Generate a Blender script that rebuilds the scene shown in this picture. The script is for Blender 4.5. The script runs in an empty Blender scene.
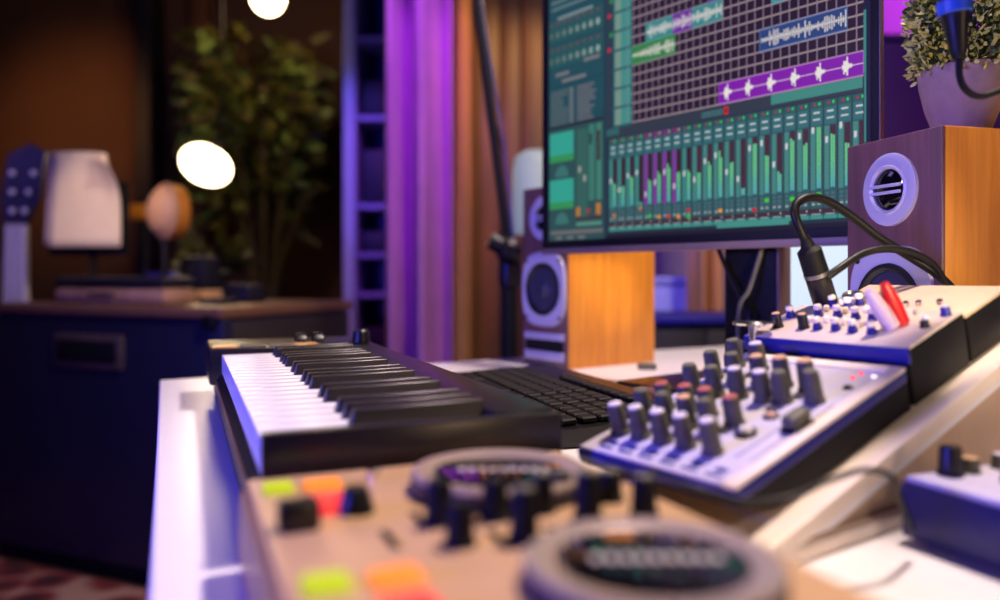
import bpy, bmesh, math, random
from mathutils import Vector, Matrix
random.seed(7)
R = math.radians
S = bpy.context.scene
COL = S.collection
HC = 0.912          # camera height
DZ = 0.75           # desk top height

# ------------------------------------------------------------------ camera
cd = bpy.data.cameras.new('camera'); cam = bpy.data.objects.new('camera', cd); COL.objects.link(cam)
cam.location = (0, 0, HC); cam.rotation_euler = (R(90), 0, 0)
cd.sensor_width = 36; cd.lens = 775/1000*36; cd.shift_y = -0.025
cd.clip_start = 0.02; cd.clip_end = 60
cd.dof.use_dof = True; cd.dof.focus_distance = 0.76; cd.dof.aperture_fstop = 2.3; cd.dof.aperture_blades = 0
S.camera = cam
# ------------------------------------------------------------------ world, view
wd = bpy.data.worlds.new('world'); S.world = wd; wd.use_nodes = True
wd.node_tree.nodes['Background'].inputs[0].default_value = (0.25, 0.18, 0.4, 1)
wd.node_tree.nodes['Background'].inputs[1].default_value = 0.02
S.view_settings.view_transform = 'Standard'; S.view_settings.look = 'None'
S.view_settings.exposure = 0.0; S.view_settings.gamma = 1.0
try: S.view_settings.use_curve_mapping = False
except Exception: pass
S.cycles.use_denoising = True
try: S.cycles.denoiser = 'OPENIMAGEDENOISE'
except Exception: pass
S.cycles.max_bounces = 6; S.cycles.sample_clamp_indirect = 4

def aim(o, tgt):
    d = Vector(tgt) - o.location
    o.rotation_euler = d.to_track_quat('-Z', 'Y').to_euler()
def area(name, loc, tgt, size, energy, color, sy=None):
    l = bpy.data.lights.new(name, 'AREA'); l.energy = energy; l.color = color; l.size = size
    if sy: l.shape = 'RECTANGLE'; l.size_y = sy
    o = bpy.data.objects.new(name, l); COL.objects.link(o); o.location = loc; aim(o, tgt); return o
def spot(name, loc, tgt, energy, color, ang=60, blend=.6, rad=.05):
    l = bpy.data.lights.new(name, 'SPOT'); l.energy = energy; l.color = color; l.spot_size = R(ang)
    l.spot_blend = blend; l.shadow_soft_size = rad
    o = bpy.data.objects.new(name, l); COL.objects.link(o); o.location = loc; aim(o, tgt); return o
def point(name, loc, energy, color, rad=.06):
    l = bpy.data.lights.new(name, 'POINT'); l.energy = energy; l.color = color; l.shadow_soft_size = rad
    o = bpy.data.objects.new(name, l); COL.objects.link(o); o.location = loc; return o

area('key_studio_light', (.55, .82, 2.5), (0.05, 0.75, 0.75), .16, 54, (1, .80, .70))
area('side_studio_light', (1.25, -.75, 1.15), (0.2, 0.9, 0.9), .22, 3.2, (1, .66, .36))
spot('wedge_fill_spot', (.85, -.45, 1.75), (.30, .48, .76), 14, (1, .80, .62), 24, .7, .08)  # added fill to brighten the near side of the wedge stand
spot('far_speaker_spot', (.50, -.30, .995), (.20, 1.40, .875), 95, (1, .82, .5), 10, .5, .07)
area('blue_studio_light', (-1.45, -.25, 1.2), (0.1, 0.8, 0.8), .45, 40, (.09, .08, 1))
spot('near_speaker_spot', (-1.5, .35, 1.7), (.42, .78, 1.04), 54, (.84, .70, 1), 15, .7, .08)
spot('far_speaker_violet_spot', (-1.6, .9, 1.3), (.08, 1.38, .9), 10, (.6, .45, 1), 16, .7, .08)
area('violet_studio_light', (-1.3, 2.0, 2.3), (0.3, 0.9, 0.8), .5, 2, (.5, .3, 1))
spot('curtain_magenta_light', (-.3, 2.0, 2.55), (-.40, 3.1, 1.5), 100, (.55, .10, 1), 40, .8)
spot('shelf_blue_light', (-1.2, 1.9, 2.3), (-.60, 3.6, 1.4), 100, (.08, .09, 1), 24, .6)
spot('wall_warm_light', (.25, 2.3, 2.4), (-.02, 3.4, 1.5), 44, (1, .5, .14), 44, .8)
spot('back_wall_warm_light', (-3.2, 4.2, 2.3), (-3.1, 5.7, 1.95), 46, (1, .42, .12), 70, 1)
spot('wall_magenta_light', (2.2, 2.5, 2.3), (1.75, 3.45, 2.1), 90, (.7, .06, 1), 80, .8)
spot('chest_blue_light', (.30, 1.7, 1.45), (.56, 2.6, .86), 48, (.10, .07, 1), 22, .8)
spot('curtain_tan_fill', (.95, 1.6, 1.9), (.61, 2.3, .98), 16, (1, .6, .25), 16, .6)  # added warm fill for the tan curtain
spot('wall_violet_light', (.72, 2.9, 1.9), (.64, 3.45, 1.0), 6, (.4, .0, 1), 60, .8)
spot('sheet_warm_fill', (-1.25, 1.3, 1.75), (-1.36, 2.65, 1.12), 60, (1, .70, .44), 22, .6)  # added fill that warms the paper sheets
spot('guitar_blue_fill', (-2.4, 1.6, 1.7), (-1.8, 2.9, 1.15), 20, (.30, .18, 1), 26, .7)  # added blue fill on the guitar and cabinet

# ------------------------------------------------------------------ materials
def lin(c):
    c = c/255.0
    return c/12.92 if c <= .04045 else ((c+.055)/1.055)**2.4
def L(r, g, b): return (lin(r), lin(g), lin(b), 1)
def nd(nt, t, **kw):
    n = nt.nodes.new(t)
    for k, v in kw.items():
        if k in n.inputs: n.inputs[k].default_value = v
        else: setattr(n, k, v)
    return n
def mat(name, c, rough=.5, metal=0, var=.08, scale=40, bump=0, emit=None, es=1, coat=0, trans=0):
    m = bpy.data.materials.new(name); m.use_nodes = True; nt = m.node_tree
    b = nt.nodes['Principled BSDF']
    b.inputs['Roughness'].default_value = rough; b.inputs['Metallic'].default_value = metal
    b.inputs['Coat Weight'].default_value = coat; b.inputs['Transmission Weight'].default_value = trans
    tc = nd(nt, 'ShaderNodeTexCoord'); no = nd(nt, 'ShaderNodeTexNoise'); no.inputs['Scale'].default_value = scale
    no.inputs['Detail'].default_value = 4
    nt.links.new(tc.outputs['Object'], no.inputs['Vector'])
    rp = nd(nt, 'ShaderNodeValToRGB'); col = L(*c)
    rp.color_ramp.elements[0].color = tuple(x*(1-var) for x in col[:3])+(1,)
    rp.color_ramp.elements[1].color = tuple(min(1, x*(1+var)) for x in col[:3])+(1,)
    rp.color_ramp.elements[0].position = .3; rp.color_ramp.elements[1].position = .7
    nt.links.new(no.outputs['Fac'], rp.inputs['Fac']); nt.links.new(rp.outputs['Color'], b.inputs['Base Color'])
    if bump:
        bp = nd(nt, 'ShaderNodeBump'); bp.inputs['Strength'].default_value = bump; bp.inputs['Distance'].default_value = .002
        nt.links.new(no.outputs['Fac'], bp.inputs['Height']); nt.links.new(bp.outputs['Normal'], b.inputs['Normal'])
    if emit:
        b.inputs['Emission Color'].default_value = L(*emit); b.inputs['Emission Strength'].default_value = es
    return m
def wood(name, c0, c1, rough=.45, sc=(40, 40, 2.5)):
    m = bpy.data.materials.new(name); m.use_nodes = True; nt = m.node_tree
    b = nt.nodes['Principled BSDF']; b.inputs['Roughness'].default_value = rough
    tc = nd(nt, 'ShaderNodeTexCoord'); mp = nd(nt, 'ShaderNodeMapping'); mp.inputs['Scale'].default_value = sc
    no = nd(nt, 'ShaderNodeTexNoise'); no.inputs['Scale'].default_value = 2.2; no.inputs['Detail'].default_value = 6
    no.inputs['Roughness'].default_value = .65; no.inputs['Distortion'].default_value = .3
    rp = nd(nt, 'ShaderNodeValToRGB')
    rp.color_ramp.elements[0].color = L(*c0); rp.color_ramp.elements[1].color = L(*c1)
    rp.color_ramp.elements[0].position = .32; rp.color_ramp.elements[1].position = .68
    nt.links.new(tc.outputs['Object'], mp.inputs[0]); nt.links.new(mp.outputs[0], no.inputs['Vector'])
    nt.links.new(no.outputs['Fac'], rp.inputs[0]); nt.links.new(rp.outputs[0], b.inputs['Base Color'])
    bp = nd(nt, 'ShaderNodeBump'); bp.inputs['Strength'].default_value = .15; bp.inputs['Distance'].default_value = .001
    nt.links.new(no.outputs['Fac'], bp.inputs['Height']); nt.links.new(bp.outputs['Normal'], b.inputs['Normal'])
    return m
def rugmat():
    m = bpy.data.materials.new('rug_pattern'); m.use_nodes = True; nt = m.node_tree
    b = nt.nodes['Principled BSDF']; b.inputs['Roughness'].default_value = .95
    tc = nd(nt, 'ShaderNodeTexCoord'); v = nd(nt, 'ShaderNodeTexVoronoi'); v.inputs['Scale'].default_value = 9
    rp = nd(nt, 'ShaderNodeValToRGB'); e = rp.color_ramp.elements
    e[0].color = L(60, 20, 24); e[1].color = L(170, 130, 110); e[0].position = .25; e[1].position = .75
    x = e.new(.5); x.color = L(120, 40, 36)
    nt.links.new(tc.outputs['Object'], v.inputs['Vector']); nt.links.new(v.outputs['Distance'], rp.inputs[0])
    nt.links.new(rp.outputs[0], b.inputs['Base Color']); return m
def colattr(name, es):
    m = bpy.data.materials.new(name); m.use_nodes = True; nt = m.node_tree
    b = nt.nodes['Principled BSDF']; b.inputs['Base Color'].default_value = (.003, .003, .0035, 1); b.inputs['Roughness'].default_value = .45; b.inputs['Specular IOR Level'].default_value = .06
    a = nd(nt, 'ShaderNodeVertexColor'); a.layer_name = 'Col'
    nt.links.new(a.outputs['Color'], b.inputs['Emission Color']); b.inputs['Emission Strength'].default_value = es
    return m
M = dict(
 white_desk=mat('white_desk_laminate', (236, 232, 236), .28, var=.015),
 black=mat('black_plastic', (15, 14, 16), .38, var=.15, scale=300, bump=.05),
 blacksatin=mat('satin_black_plastic', (34, 31, 34), .3, var=.1, scale=300),
 blackmatte=mat('matte_black_plastic', (9, 9, 11), .62, var=.2),
 navydark=mat('dark_navy_painted_metal', (16, 14, 84), .45, var=.08),
 greyplastic=mat('warm_grey_plastic', (112, 92, 92), .5, var=.05),
 purpledark=mat('dark_purple_lit', (62, 8, 104), .55, var=.1, scale=4),  # purple light on the dark cupboard put into its base colour
 rubber=mat('grey_rubber', (92, 90, 74), .6, var=.15, scale=200),
 capwhite=mat('pale_knob_cap', (222, 214, 222), .3, var=.04),
 capglint=mat('pale_glint_cap', (250, 236, 214), .25, var=.02),  # bright highlight of the chrome knob tops put into a pale colour
 capred=mat('pale_red_knob_cap', (176, 96, 88), .4, var=.05),
 captan=mat('tan_knob_cap', (214, 170, 128), .4, var=.05),
 whitekey=mat('white_key_plastic', (240, 236, 236), .25, var=.01),
 blackkey=mat('black_key_plastic', (34, 30, 31), .33, var=.1, scale=300),
 panel=mat('mixer_panel', (196, 190, 208), .42, var=.05),
 cream=mat('cream_trim', (238, 222, 208), .4, var=.03),
 dimcream=mat('dim_cream_panel', (206, 188, 180), .45, var=.04),
 beige=mat('beige_board', (198, 168, 140), .6, var=.05),
 chrome=mat('chrome', (225, 222, 225), .16, 1, var=.03),
 steel=mat('brushed_steel', (150, 148, 152), .35, 1, var=.05),
 darksteel=mat('dark_steel', (60, 58, 62), .4, 1, var=.1),
 djplate=mat('dj_faceplate', (204, 164, 124), .40, .1, var=.04),
 djgold=mat('dj_side_rail', (212, 160, 100), .35, .2, var=.05),
 jogtop=mat('jog_disc_grey', (180, 160, 148), .25, .3, var=.04),
 jogblack=mat('jog_black_gloss', (14, 14, 17), .06, var=.1, coat=.6),
 jogside=mat('jog_side', (40, 40, 66), .4, .2, var=.1),
 padred=mat('lit_red_pad', (160, 30, 30), .4, emit=(255, 62, 58), es=.95),
 padorange=mat('lit_orange_pad', (170, 90, 30), .4, emit=(255, 138, 44), es=1.0),
 padgreen=mat('lit_green_button', (110, 130, 20), .4, emit=(196, 204, 24), es=.9),
 ledred=mat('red_led', (160, 20, 20), .4, emit=(255, 70, 60), es=1.5),
 ledwhite=mat('white_led', (200, 200, 200), .4, emit=(255, 240, 235), es=1.5),
 redplug=mat('red_plastic', (205, 20, 24), .35, var=.1),
 whiteplug=mat('pale_translucent_plastic', (214, 190, 206), .35, var=.05),
 navy=mat('navy_metal_and_bluelit_rim', (22, 22, 128), .42, var=.08),  # also carries the blue light on the mixer fronts
 cabinet=mat('blue_black_cabinet', (17, 17, 44), .5, var=.1, scale=20),
 cabtop=mat('cabinet_top', (122, 84, 62), .4, var=.08),
 cabside=mat('cabinet_side', (46, 40, 36), .6, var=.1),
 recess=mat('handle_plate', (74, 58, 54), .55, var=.2, scale=30),
 oak=wood('orange_oak_veneer', (206, 124, 30), (234, 152, 48)),
 walnut=wood('walnut_front', (92, 58, 62), (116, 76, 80)),
 wallwood=wood('dark_wood_panel', (96, 62, 40), (130, 84, 52), sc=(6, 6, 1.0)),
 silverplastic=mat('silver_ring_plastic', (190, 184, 200), .3, .1, var=.03),
 cone=mat('speaker_cone', (44, 44, 66), .5, var=.1, scale=60),
 surround=mat('speaker_surround', (14, 14, 22), .45),
 pot=mat('clay_pot', (150, 126, 118), .75, var=.12, scale=60, bump=.3),
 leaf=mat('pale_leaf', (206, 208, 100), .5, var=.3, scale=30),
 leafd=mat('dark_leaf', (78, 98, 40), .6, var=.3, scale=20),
 leafb=mat('background_leaf', (62, 60, 8), .6, var=.4, scale=8),
 stem=mat('brown_stem', (70, 56, 36), .8),
 bluering=mat('blue_rubber_ring', (34, 84, 190), .45),
 paper=mat('cream_paper', (226, 208, 186), .8, var=.03),
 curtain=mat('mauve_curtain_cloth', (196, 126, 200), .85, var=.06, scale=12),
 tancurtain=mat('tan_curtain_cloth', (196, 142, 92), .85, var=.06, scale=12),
 wall=mat('brown_wall_paint', (92, 62, 44), .8, var=.1, scale=3),
 wallr=mat('grey_wall_paint', (170, 150, 170), .8, var=.05, scale=3),
 floorm=wood('dark_floor_boards', (52, 34, 26), (76, 50, 36), sc=(3, 14, 3)),
 rug=rugmat(),
 ceil=mat('dark_ceiling', (40, 34, 36), .9),
 shelfm=mat('pale_shelf_board', (150, 152, 176), .5, var=.04),
 darkitem=mat('dark_box', (26, 24, 34), .6, var=.2, scale=10),
 skin=mat('pale_drum_skin', (226, 176, 130), .6, var=.1, scale=10),
 palewood=wood('pale_guitar_wood', (176, 130, 100), (200, 156, 124), sc=(6, 6, 2)),
 glasslit=mat('lit_lamp_glass', (230, 230, 230), .4, emit=(255, 226, 178), es=14),
 frost=mat('pale_blue_lamp_shade', (130, 140, 140), .5, emit=(176, 190, 190), es=.38),
 lightpanel=mat('lit_diffuser', (120, 125, 130), .5, emit=(205, 226, 250), es=1.0),
 cable=mat('black_cable', (13, 12, 13), .45, var=.2, scale=100),
 legend=mat('pale_print', (200, 186, 176), .5),
 screen=colattr('lit_screen_image', 1.0),
)
M['blackmatte'].node_tree.nodes['Principled BSDF'].inputs['Specular IOR Level'].default_value = .25
M['cable'].node_tree.nodes['Principled BSDF'].inputs['Specular IOR Level'].default_value = .25
# ------------------------------------------------------------------ mesh helpers
class MB:
    def __init__(s): s.v = []; s.f = []; s.mi = []; s.cols = []
    def raw(s, vs, fs, mi=0, mx=None, col=None):
        o = len(s.v)
        for v in vs: s.v.append(tuple(mx @ Vector(v)) if mx else tuple(v))
        for f in fs: s.f.append([i+o for i in f]); s.mi.append(mi); s.cols.append(col)
        return s
    def box(s, x0, x1, y0, y1, z0, z1, bev=0, mi=0, mx=None, seg=2):
        if bev:
            bm = bmesh.new(); bmesh.ops.create_cube(bm, size=1)
            for v in bm.verts: v.co = Vector(((x0+x1)/2+v.co.x*(x1-x0), (y0+y1)/2+v.co.y*(y1-y0), (z0+z1)/2+v.co.z*(z1-z0)))
            b = min(bev, .49*min(abs(x1-x0), abs(y1-y0), abs(z1-z0)))
            bmesh.ops.bevel(bm, geom=bm.edges[:], offset=b, segments=seg, affect='EDGES', profile=.5)
            bm.verts.index_update()
            s.raw([v.co[:] for v in bm.verts], [[v.index for v in f.verts] for f in bm.faces], mi, mx); bm.free(); return s
        v = [(x, y, z) for x in (x0, x1) for y in (y0, y1) for z in (z0, z1)]
        return s.raw(v, [(0, 1, 3, 2), (4, 6, 7, 5), (0, 4, 5, 1), (2, 3, 7, 6), (0, 2, 6, 4), (1, 5, 7, 3)], mi, mx)
    def lathe(s, prof, seg=32, mi=0, mx=None, sx=1, sy=1):
        vs = []; fs = []; n = len(prof)
        for (r, z) in prof:
            for k in range(seg):
                a = 2*math.pi*k/seg; vs.append((r*sx*math.cos(a), r*sy*math.sin(a), z))
        for i in range(n-1):
            for k in range(seg):
                k2 = (k+1) % seg; fs.append((i*seg+k, i*seg+k2, (i+1)*seg+k2, (i+1)*seg+k))
        fs.append(tuple(range(seg))[::-1]); fs.append(tuple((n-1)*seg+k for k in range(seg)))
        return s.raw(vs, fs, mi, mx)
    def ring(s, prof, seg=48, mi=0, mx=None):   # closed profile turned round
        vs = []; fs = []; n = len(prof)
        for (r, z) in prof:
            for k in range(seg):
                a = 2*math.pi*k/seg; vs.append((r*math.cos(a), r*math.sin(a), z))
        for i in range(n):
            j = (i+1) % n
            for k in range(seg):
                k2 = (k+1) % seg; fs.append((i*seg+k, i*seg+k2, j*seg+k2, j*seg+k))
        return s.raw(vs, fs, mi, mx)
    def cyl(s, x, y, z0, z1, r, r2=None, seg=24, mi=0, mx=None, bev=0):
        r2 = r if r2 is None else r2
        T = Matrix.Translation((x, y, 0)); T = mx @ T if mx else T
        pr = [(r, z0), (r2, z1)] if not bev else [(r-bev, z0), (r, z0+bev), (r2, z1-bev), (r2-bev, z1)]
        return s.lathe(pr, seg, mi, T)
    def prism(s, poly, z0, z1, mi=0, mx=None):
        n = len(poly); vs = [(p[0], p[1], z0) for p in poly]+[(p[0], p[1], z1) for p in poly]
        fs = [tuple(range(n))[::-1], tuple(range(n, 2*n))]+[(i, (i+1) % n, n+(i+1) % n, n+i) for i in range(n)]
        return s.raw(vs, fs, mi, mx)
    def tube(s, pts, r, seg=10, mi=0, mx=None):
        pts = [Vector(p) for p in pts]; rs = r if isinstance(r, (list, tuple)) else [r]*len(pts)
        vs = []; fs = []; up = Vector((.13, .21, .97)); 
        for i, p in enumerate(pts):
            t = (pts[min(i+1, len(pts)-1)]-pts[max(i-1, 0)]).normalized()
            a = t.cross(up); a = a.normalized() if a.length > .05 else t.cross(Vector((1, 0, 0))).normalized()
            b = t.cross(a).normalized(); up = b.cross(t) if b.cross(t).length > .1 else up; up = -b if False else up
            for k in range(seg):
                g = 2*math.pi*k/seg; vs.append(tuple(p+a*(rs[i]*math.cos(g))+b*(rs[i]*math.sin(g))))
            up = a.cross(t)
        for i in range(len(pts)-1):
            for k in range(seg):
                k2 = (k+1) % seg; fs.append((i*seg+k, i*seg+k2, (i+1)*seg+k2, (i+1)*seg+k))
        fs.append(tuple(range(seg))[::-1]); fs.append(tuple((len(pts)-1)*seg+k for k in range(seg)))
        return s.raw(vs, fs, mi, mx)
    def build(s, name, mats, parent=None, smooth=True, loc=None):
        me = bpy.data.meshes.new(name); me.from_pydata(s.v, [], s.f)
        if not isinstance(mats, (list, tuple)): mats = [mats]
        for m in mats: me.materials.append(m)
        me.polygons.foreach_set('material_index', s.mi)
        if any(c is not None for c in s.cols):
            ca = me.color_attributes.new('Col', 'FLOAT_COLOR', 'CORNER')
            for p, c in zip(me.polygons, s.cols):
                for li in p.loop_indices: ca.data[li].color = c
        bm = bmesh.new(); bm.from_mesh(me)
        if not any(c is not None for c in s.cols): bmesh.ops.recalc_face_normals(bm, faces=bm.faces)
        if smooth:
            for f in bm.faces: f.smooth = True
            for e in bm.edges:
                if len(e.link_faces) == 2 and e.calc_face_angle(0) > R(32): e.smooth = False
        bm.to_mesh(me); bm.free(); me.update()
        o = bpy.data.objects.new(name, me); COL.objects.link(o)
        if parent: o.parent = parent
        if loc: o.location = loc
        return o
def spline(pts, n=8):
    pts = [Vector(p) for p in pts]; P = [pts[0]]+pts+[pts[-1]]; out = []
    for i in range(1, len(P)-2):
        for k in range(n):
            t = k/n; a, b, c, d = P[i-1], P[i], P[i+1], P[i+2]
            out.append(.5*((2*b)+(c-a)*t+(2*a-5*b+4*c-d)*t*t+(3*b-a-3*c+d)*t**3))
    out.append(pts[-1]); return out
def thing(name, label, cat, loc=(0, 0, 0), rz=0, group=None, mx=None):
    o = bpy.data.objects.new(name, None); COL.objects.link(o); o.empty_display_size = .05
    if mx is not None: o.matrix_world = mx
    else: o.location = loc; o.rotation_euler = (0, 0, rz)
    o['label'] = label; o['category'] = cat
    if group: o['group'] = group
    return o
def tag(o, label, cat, group=None):
    o['label'] = label; o['category'] = cat
    if group: o['group'] = group
    return o
def struct(o): o['kind'] = 'structure'; return o
def W(px, py, D): return Vector(((px-500)/775*D, D, HC+(275-py)/775*D))
def face_mx(origin, normal_axis):  # local z -> given axis letter
    return {'-x': Matrix.Translation(origin) @ Matrix.Rotation(R(-90), 4, 'Y'),
            '-y': Matrix.Translation(origin) @ Matrix.Rotation(R(90), 4, 'X'),
            'x': Matrix.Translation(origin) @ Matrix.Rotation(R(90), 4, 'Y')}[normal_axis]

# ------------------------------------------------------------------ room shell
def roombox(name, m, *a): return struct(MB().box(*a).build(name, m, smooth=False))
roombox('floor', M['floorm'], -4, 3.2, -1.6, 5.9, -.05, 0)
roombox('ceiling', M['ceil'], -4, 3.2, -1.6, 5.9, 3.3, 3.35)
roombox('wall_back', M['wall'], -4, 3.2, 5.8, 5.9, 0, 3.3)
roombox('wall_left', M['wall'], -4.1, -4, -1.6, 5.9, 0, 3.3)
roombox('wall_right', M['wallr'], 3.2, 3.3, -1.6, 5.9, 0, 3.3)
# side wall behind the desk, starts right of the curtain
roombox('wall_behind_desk', M['wallr'], .565, 3.2, 3.45, 3.55, 0, 3.3)
struct(MB().box(-2.62, -2.5, 5.55, 5.8, 0, 3.3, .01).build('trim_1', M['darkitem'], smooth=False))
struct(MB().box(-2.28, -2.16, 5.7, 5.8, 0, 3.3, .01).build('trim_2', M['wallwood'], smooth=False))
# wood wall panelling behind the left speaker
t = thing('wood_wall_panel', 'brown wooden slatted wall panel right of the purple curtain', 'wall panel', (0, 3.3, 0))
for k, (x0, x1, dy) in enumerate([(-.135, .0, 0), (.005, .09, .035), (.095, .21, 0), (.215, .30, .035), (.305, .46, 0), (.465, .555, .035)]):
    MB().box(x0, x1, dy, dy+.05, 0, 2.69, .006).build('panel_board', M['wallwood'], t)
# rug
_rug = MB().box(-1.5, -.05, -1.0, -.02, .001, .012, .004).build('rug', M['rug'], loc=(-.765, 2.14, 0)); _rug.rotation_euler[2] = -R(22.8)
tag(_rug, 'red patterned rug on the floor in the bottom left corner', 'rug')

# ------------------------------------------------------------------ curtains
def curtain(px0, px1, D, m, label, folds, seed, amp=.045):
    x0 = (px0-500)/775*D; x1 = (px1-500)/775*D; n = folds*14; vs = []; rows = 10
    ph = seed
    for j in range(rows+1):
        z = .04+j/rows*2.6
        for i in range(n+1):
            u = i/n
            y = amp*math.sin(u*folds*2*math.pi+ph+.15*math.sin(z*2+seed))+.012*math.sin(u*folds*5.1*math.pi+z)
            vs.append((x0+(x1-x0)*u, D+y, z))
    fs = [(j*(n+1)+i, j*(n+1)+i+1, (j+1)*(n+1)+i+1, (j+1)*(n+1)+i) for j in range(rows) for i in range(n)]
    b = MB(); b.raw(vs, fs); o = b.build('curtain', m)
    for p in o.data.polygons: p.use_smooth = True
    md = o.modifiers.new('thickness', 'SOLIDIFY'); md.thickness = .004
    return tag(o, label, 'curtain')
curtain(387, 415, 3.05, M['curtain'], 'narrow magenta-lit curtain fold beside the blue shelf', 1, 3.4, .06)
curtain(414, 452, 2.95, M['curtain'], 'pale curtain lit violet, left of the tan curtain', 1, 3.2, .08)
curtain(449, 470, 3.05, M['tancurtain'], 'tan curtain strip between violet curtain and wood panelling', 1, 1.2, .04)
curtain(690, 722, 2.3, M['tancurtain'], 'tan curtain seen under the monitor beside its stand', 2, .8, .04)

# ------------------------------------------------------------------ shelf unit
t = thing('shelf_unit', 'tall open shelf unit lit blue, left of the curtains', 'shelf', (-.66, 3.5, 0))
for x in (0, .17): MB().box(x-.008-(.04 if x == 0 else 0), x+.01, 0, .32, 0, 2.4, .003).build('side_panel', M['shelfm'], t)
MB().box(0, .18, .30, .32, 0, 2.4).build('back_panel', M['navy'], t)
for z in (.1, .46, .82, 1.0, 1.22, 1.62, 1.98, 2.38): MB().box(.0, .175, 0, .3, z-.01, z+.012, .002).build('shelf_board', M['shelfm'], t)
def smallbox(name, cat, label, x, y, z, w, d, h, m, group=None):
    o = MB().box(-w/2, w/2, -d/2, d/2, 0, h, min(w, h)*.12).build(name, m, loc=(x, y, z)); return tag(o, label, cat, group)
for i, (z, h, lb) in enumerate([(.472, .2, 'dark box on the lowest visible shelf of the blue shelf unit'), (1.232, .26, 'tall dark box on the blue-lit shelf level with the pendant globe'), (1.632, .18, 'dark box on the topmost visible shelf of the blue unit'), (1.012, .1, 'small low dark box on the blue shelf beneath the tall one')]):
    smallbox('storage_box', 'box', lb, -.66+.085, 3.66, z, .13, .2, h, M['darkitem'])

# ------------------------------------------------------------------ big cabinet at left
ca = -R(22.8)
CABX, CABY = -.765, 2.14
cab = thing('cabinet', 'large dark blue cabinet with a recessed handle plate at left', 'cabinet', (CABX, CABY, 0), ca)
MB().box(-.97, 0, 0, .62, .05, .79, .012).build('body', M['cabinet'], cab)
MB().box(-.98, .004, -.012, .64, .79, .822, .008).build('top_panel', M['cabtop'], cab)
MB().box(.001, .008, .03, .6, .07, .78, .003).build('side_panel', M['cabside'], cab)
MB().box(-.95, -.02, .02, .6, 0, .05).build('plinth', M['blackmatte'], cab)
b = MB(); b.box(-.66, -.37, -.012, .004, .63, .735, .008); b.box(-.64, -.39, -.016, -.006, .65, .715, .004, 1)
b.build('handle_plate', [M['recess'], M['blackmatte']], cab)
for x in (-.93, -.04):
    MB().box(x-.02, x+.02, -.02, .03, .76, .80, .006).build('corner_guard', M['blackmatte'], cab)
CT = .822
# things on the cabinet or behind it
def on(px, D): return ((px-500)/775*D, D)
# long pale wooden case
x, y = on(124, 2.5)
t = thing('instrument_case', 'long pale brown case lying on the cabinet top', 'case', (x, y, CT), ca)
MB().box(-.24, .24, -.07, .07, 0, .05, .02).build('body', M['palewood'], t)
MB().box(-.24, .24, -.07, .07, .052, .085, .016).build('lid', M['darkitem'], t)
MB().tube(spline([(-.05, -.08, .03), (-.03, -.1, .03), (.03, -.1, .03), (.05, -.08, .03)], 4), .006).build('handle', M['darksteel'], t)
for px, D, w, h, m, nm, cat, lb in [(204, 2.62, .08, .040, M['skin'], 'wooden_tray', 'tray', 'small pale tray with rounded edges on the cabinet, right of the long case'),
    (218, 2.4, .09, .018, M['darkitem'], 'notebook', 'notebook', 'thin dark notebook lying at the front right of the cabinet top'),
    (200, 2.85, .12, .16, M['darkitem'], 'equipment_box', 'box', 'upright dark box on the cabinet below the round pale drum'),
    (168, 2.92, .14, .1, M['navy'], 'metal_box', 'box', 'low navy box on the cabinet behind the long case'),
    (246, 2.58, .1, .06, M['darkitem'], 'amplifier_head', 'box', 'dark low box at the right end of the cabinet top')]:
    x, y = on(px, D); o = smallbox(nm, cat, lb, x, y, CT, w, .09, h, m); o.rotation_euler[2] = ca
# music rest with sheets
x, y = on(88, 2.75)
t = thing('music_rest', 'black tabletop rest holding pale sheets on the cabinet', 'music stand', (x, y, CT), R(-6))
b = MB(); b.tube([(0, .03, .01), (0, .03, .3)], .010); b.box(-.12, .12, -.03, .10, 0, .012, .004)
b.build('base', M['blackmatte'], t)
MB().box(-.15, .15, .0, .012, .16, .42, .004).build('desk_plate', M['blackmatte'], t)
tx = thing('sheet_music', 'large cream paper sheets with curled corner on the tabletop rest', 'paper', (x, y-.02, -.0), R(-6))
def sheet(name, x0, x1, z0, z1, curl, y0):
    n = 10; vs = []; fs = []
    for j in range(n+1):
        for i in range(n+1):
            u, v = i/n, j/n; c = curl*max(0, u+v-1.35)**2
            vs.append((x0+(x1-x0)*u+.15*c-(x1-x0)*.08*(1-u)*v*-1, y0-c-.02*math.sin(u*3), z0+(z1-z0)*v-.35*c))
    for j in range(n):
        for i in range(n): fs.append((j*(n+1)+i, j*(n+1)+i+1, (j+1)*(n+1)+i+1, (j+1)*(n+1)+i))
    b = MB(); b.raw(vs, fs); o = b.build(name, M['paper'], tx)
    md = o.modifiers.new('thickness', 'SOLIDIFY'); md.thickness = .004
sheet('back_sheet', -.155, .10, 1.02, 1.345, .1, -.0)
sheet('front_sheet', -.13, .145, 1.01, 1.335, .3, -.015)
# guitar standing behind the cabinet, headstock up
x, y = on(24, 2.95)
t = thing('electric_guitar', 'guitar with blue-lit headstock standing upright behind the cabinet', 'guitar', (x, y, 0), R(4))
MB().prism([(-.16, .05), (-.19, .2), (-.12, .33), (-.14, .45), (-.06, .5), (.06, .47), (.13, .46), (.12, .33), (.18, .2), (.15, .05), (0, .01)], 0, .045, mx=Matrix.Rotation(R(90), 4, 'X')).build('body', M['navy'], t)
MB().prism([(-.045, .42), (.045, .42), (.04, 1.1), (-.034, 1.1)], -.01, .02, mx=Matrix.Translation((0, -.05, 0)) @ Matrix.Rotation(R(90), 4, 'X')).build('neck', M['capwhite'], t)
hs = MB().prism([(-.036, 1.1), (.042, 1.1), (.09, 1.2), (.115, 1.37), (.06, 1.40), (-.02, 1.36), (-.045, 1.2)], 0, .02, mx=Matrix.Translation((0, -.05, 0)) @ Matrix.Rotation(R(90), 4, 'X')).build('headstock', M['cabinet'], t)
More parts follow.
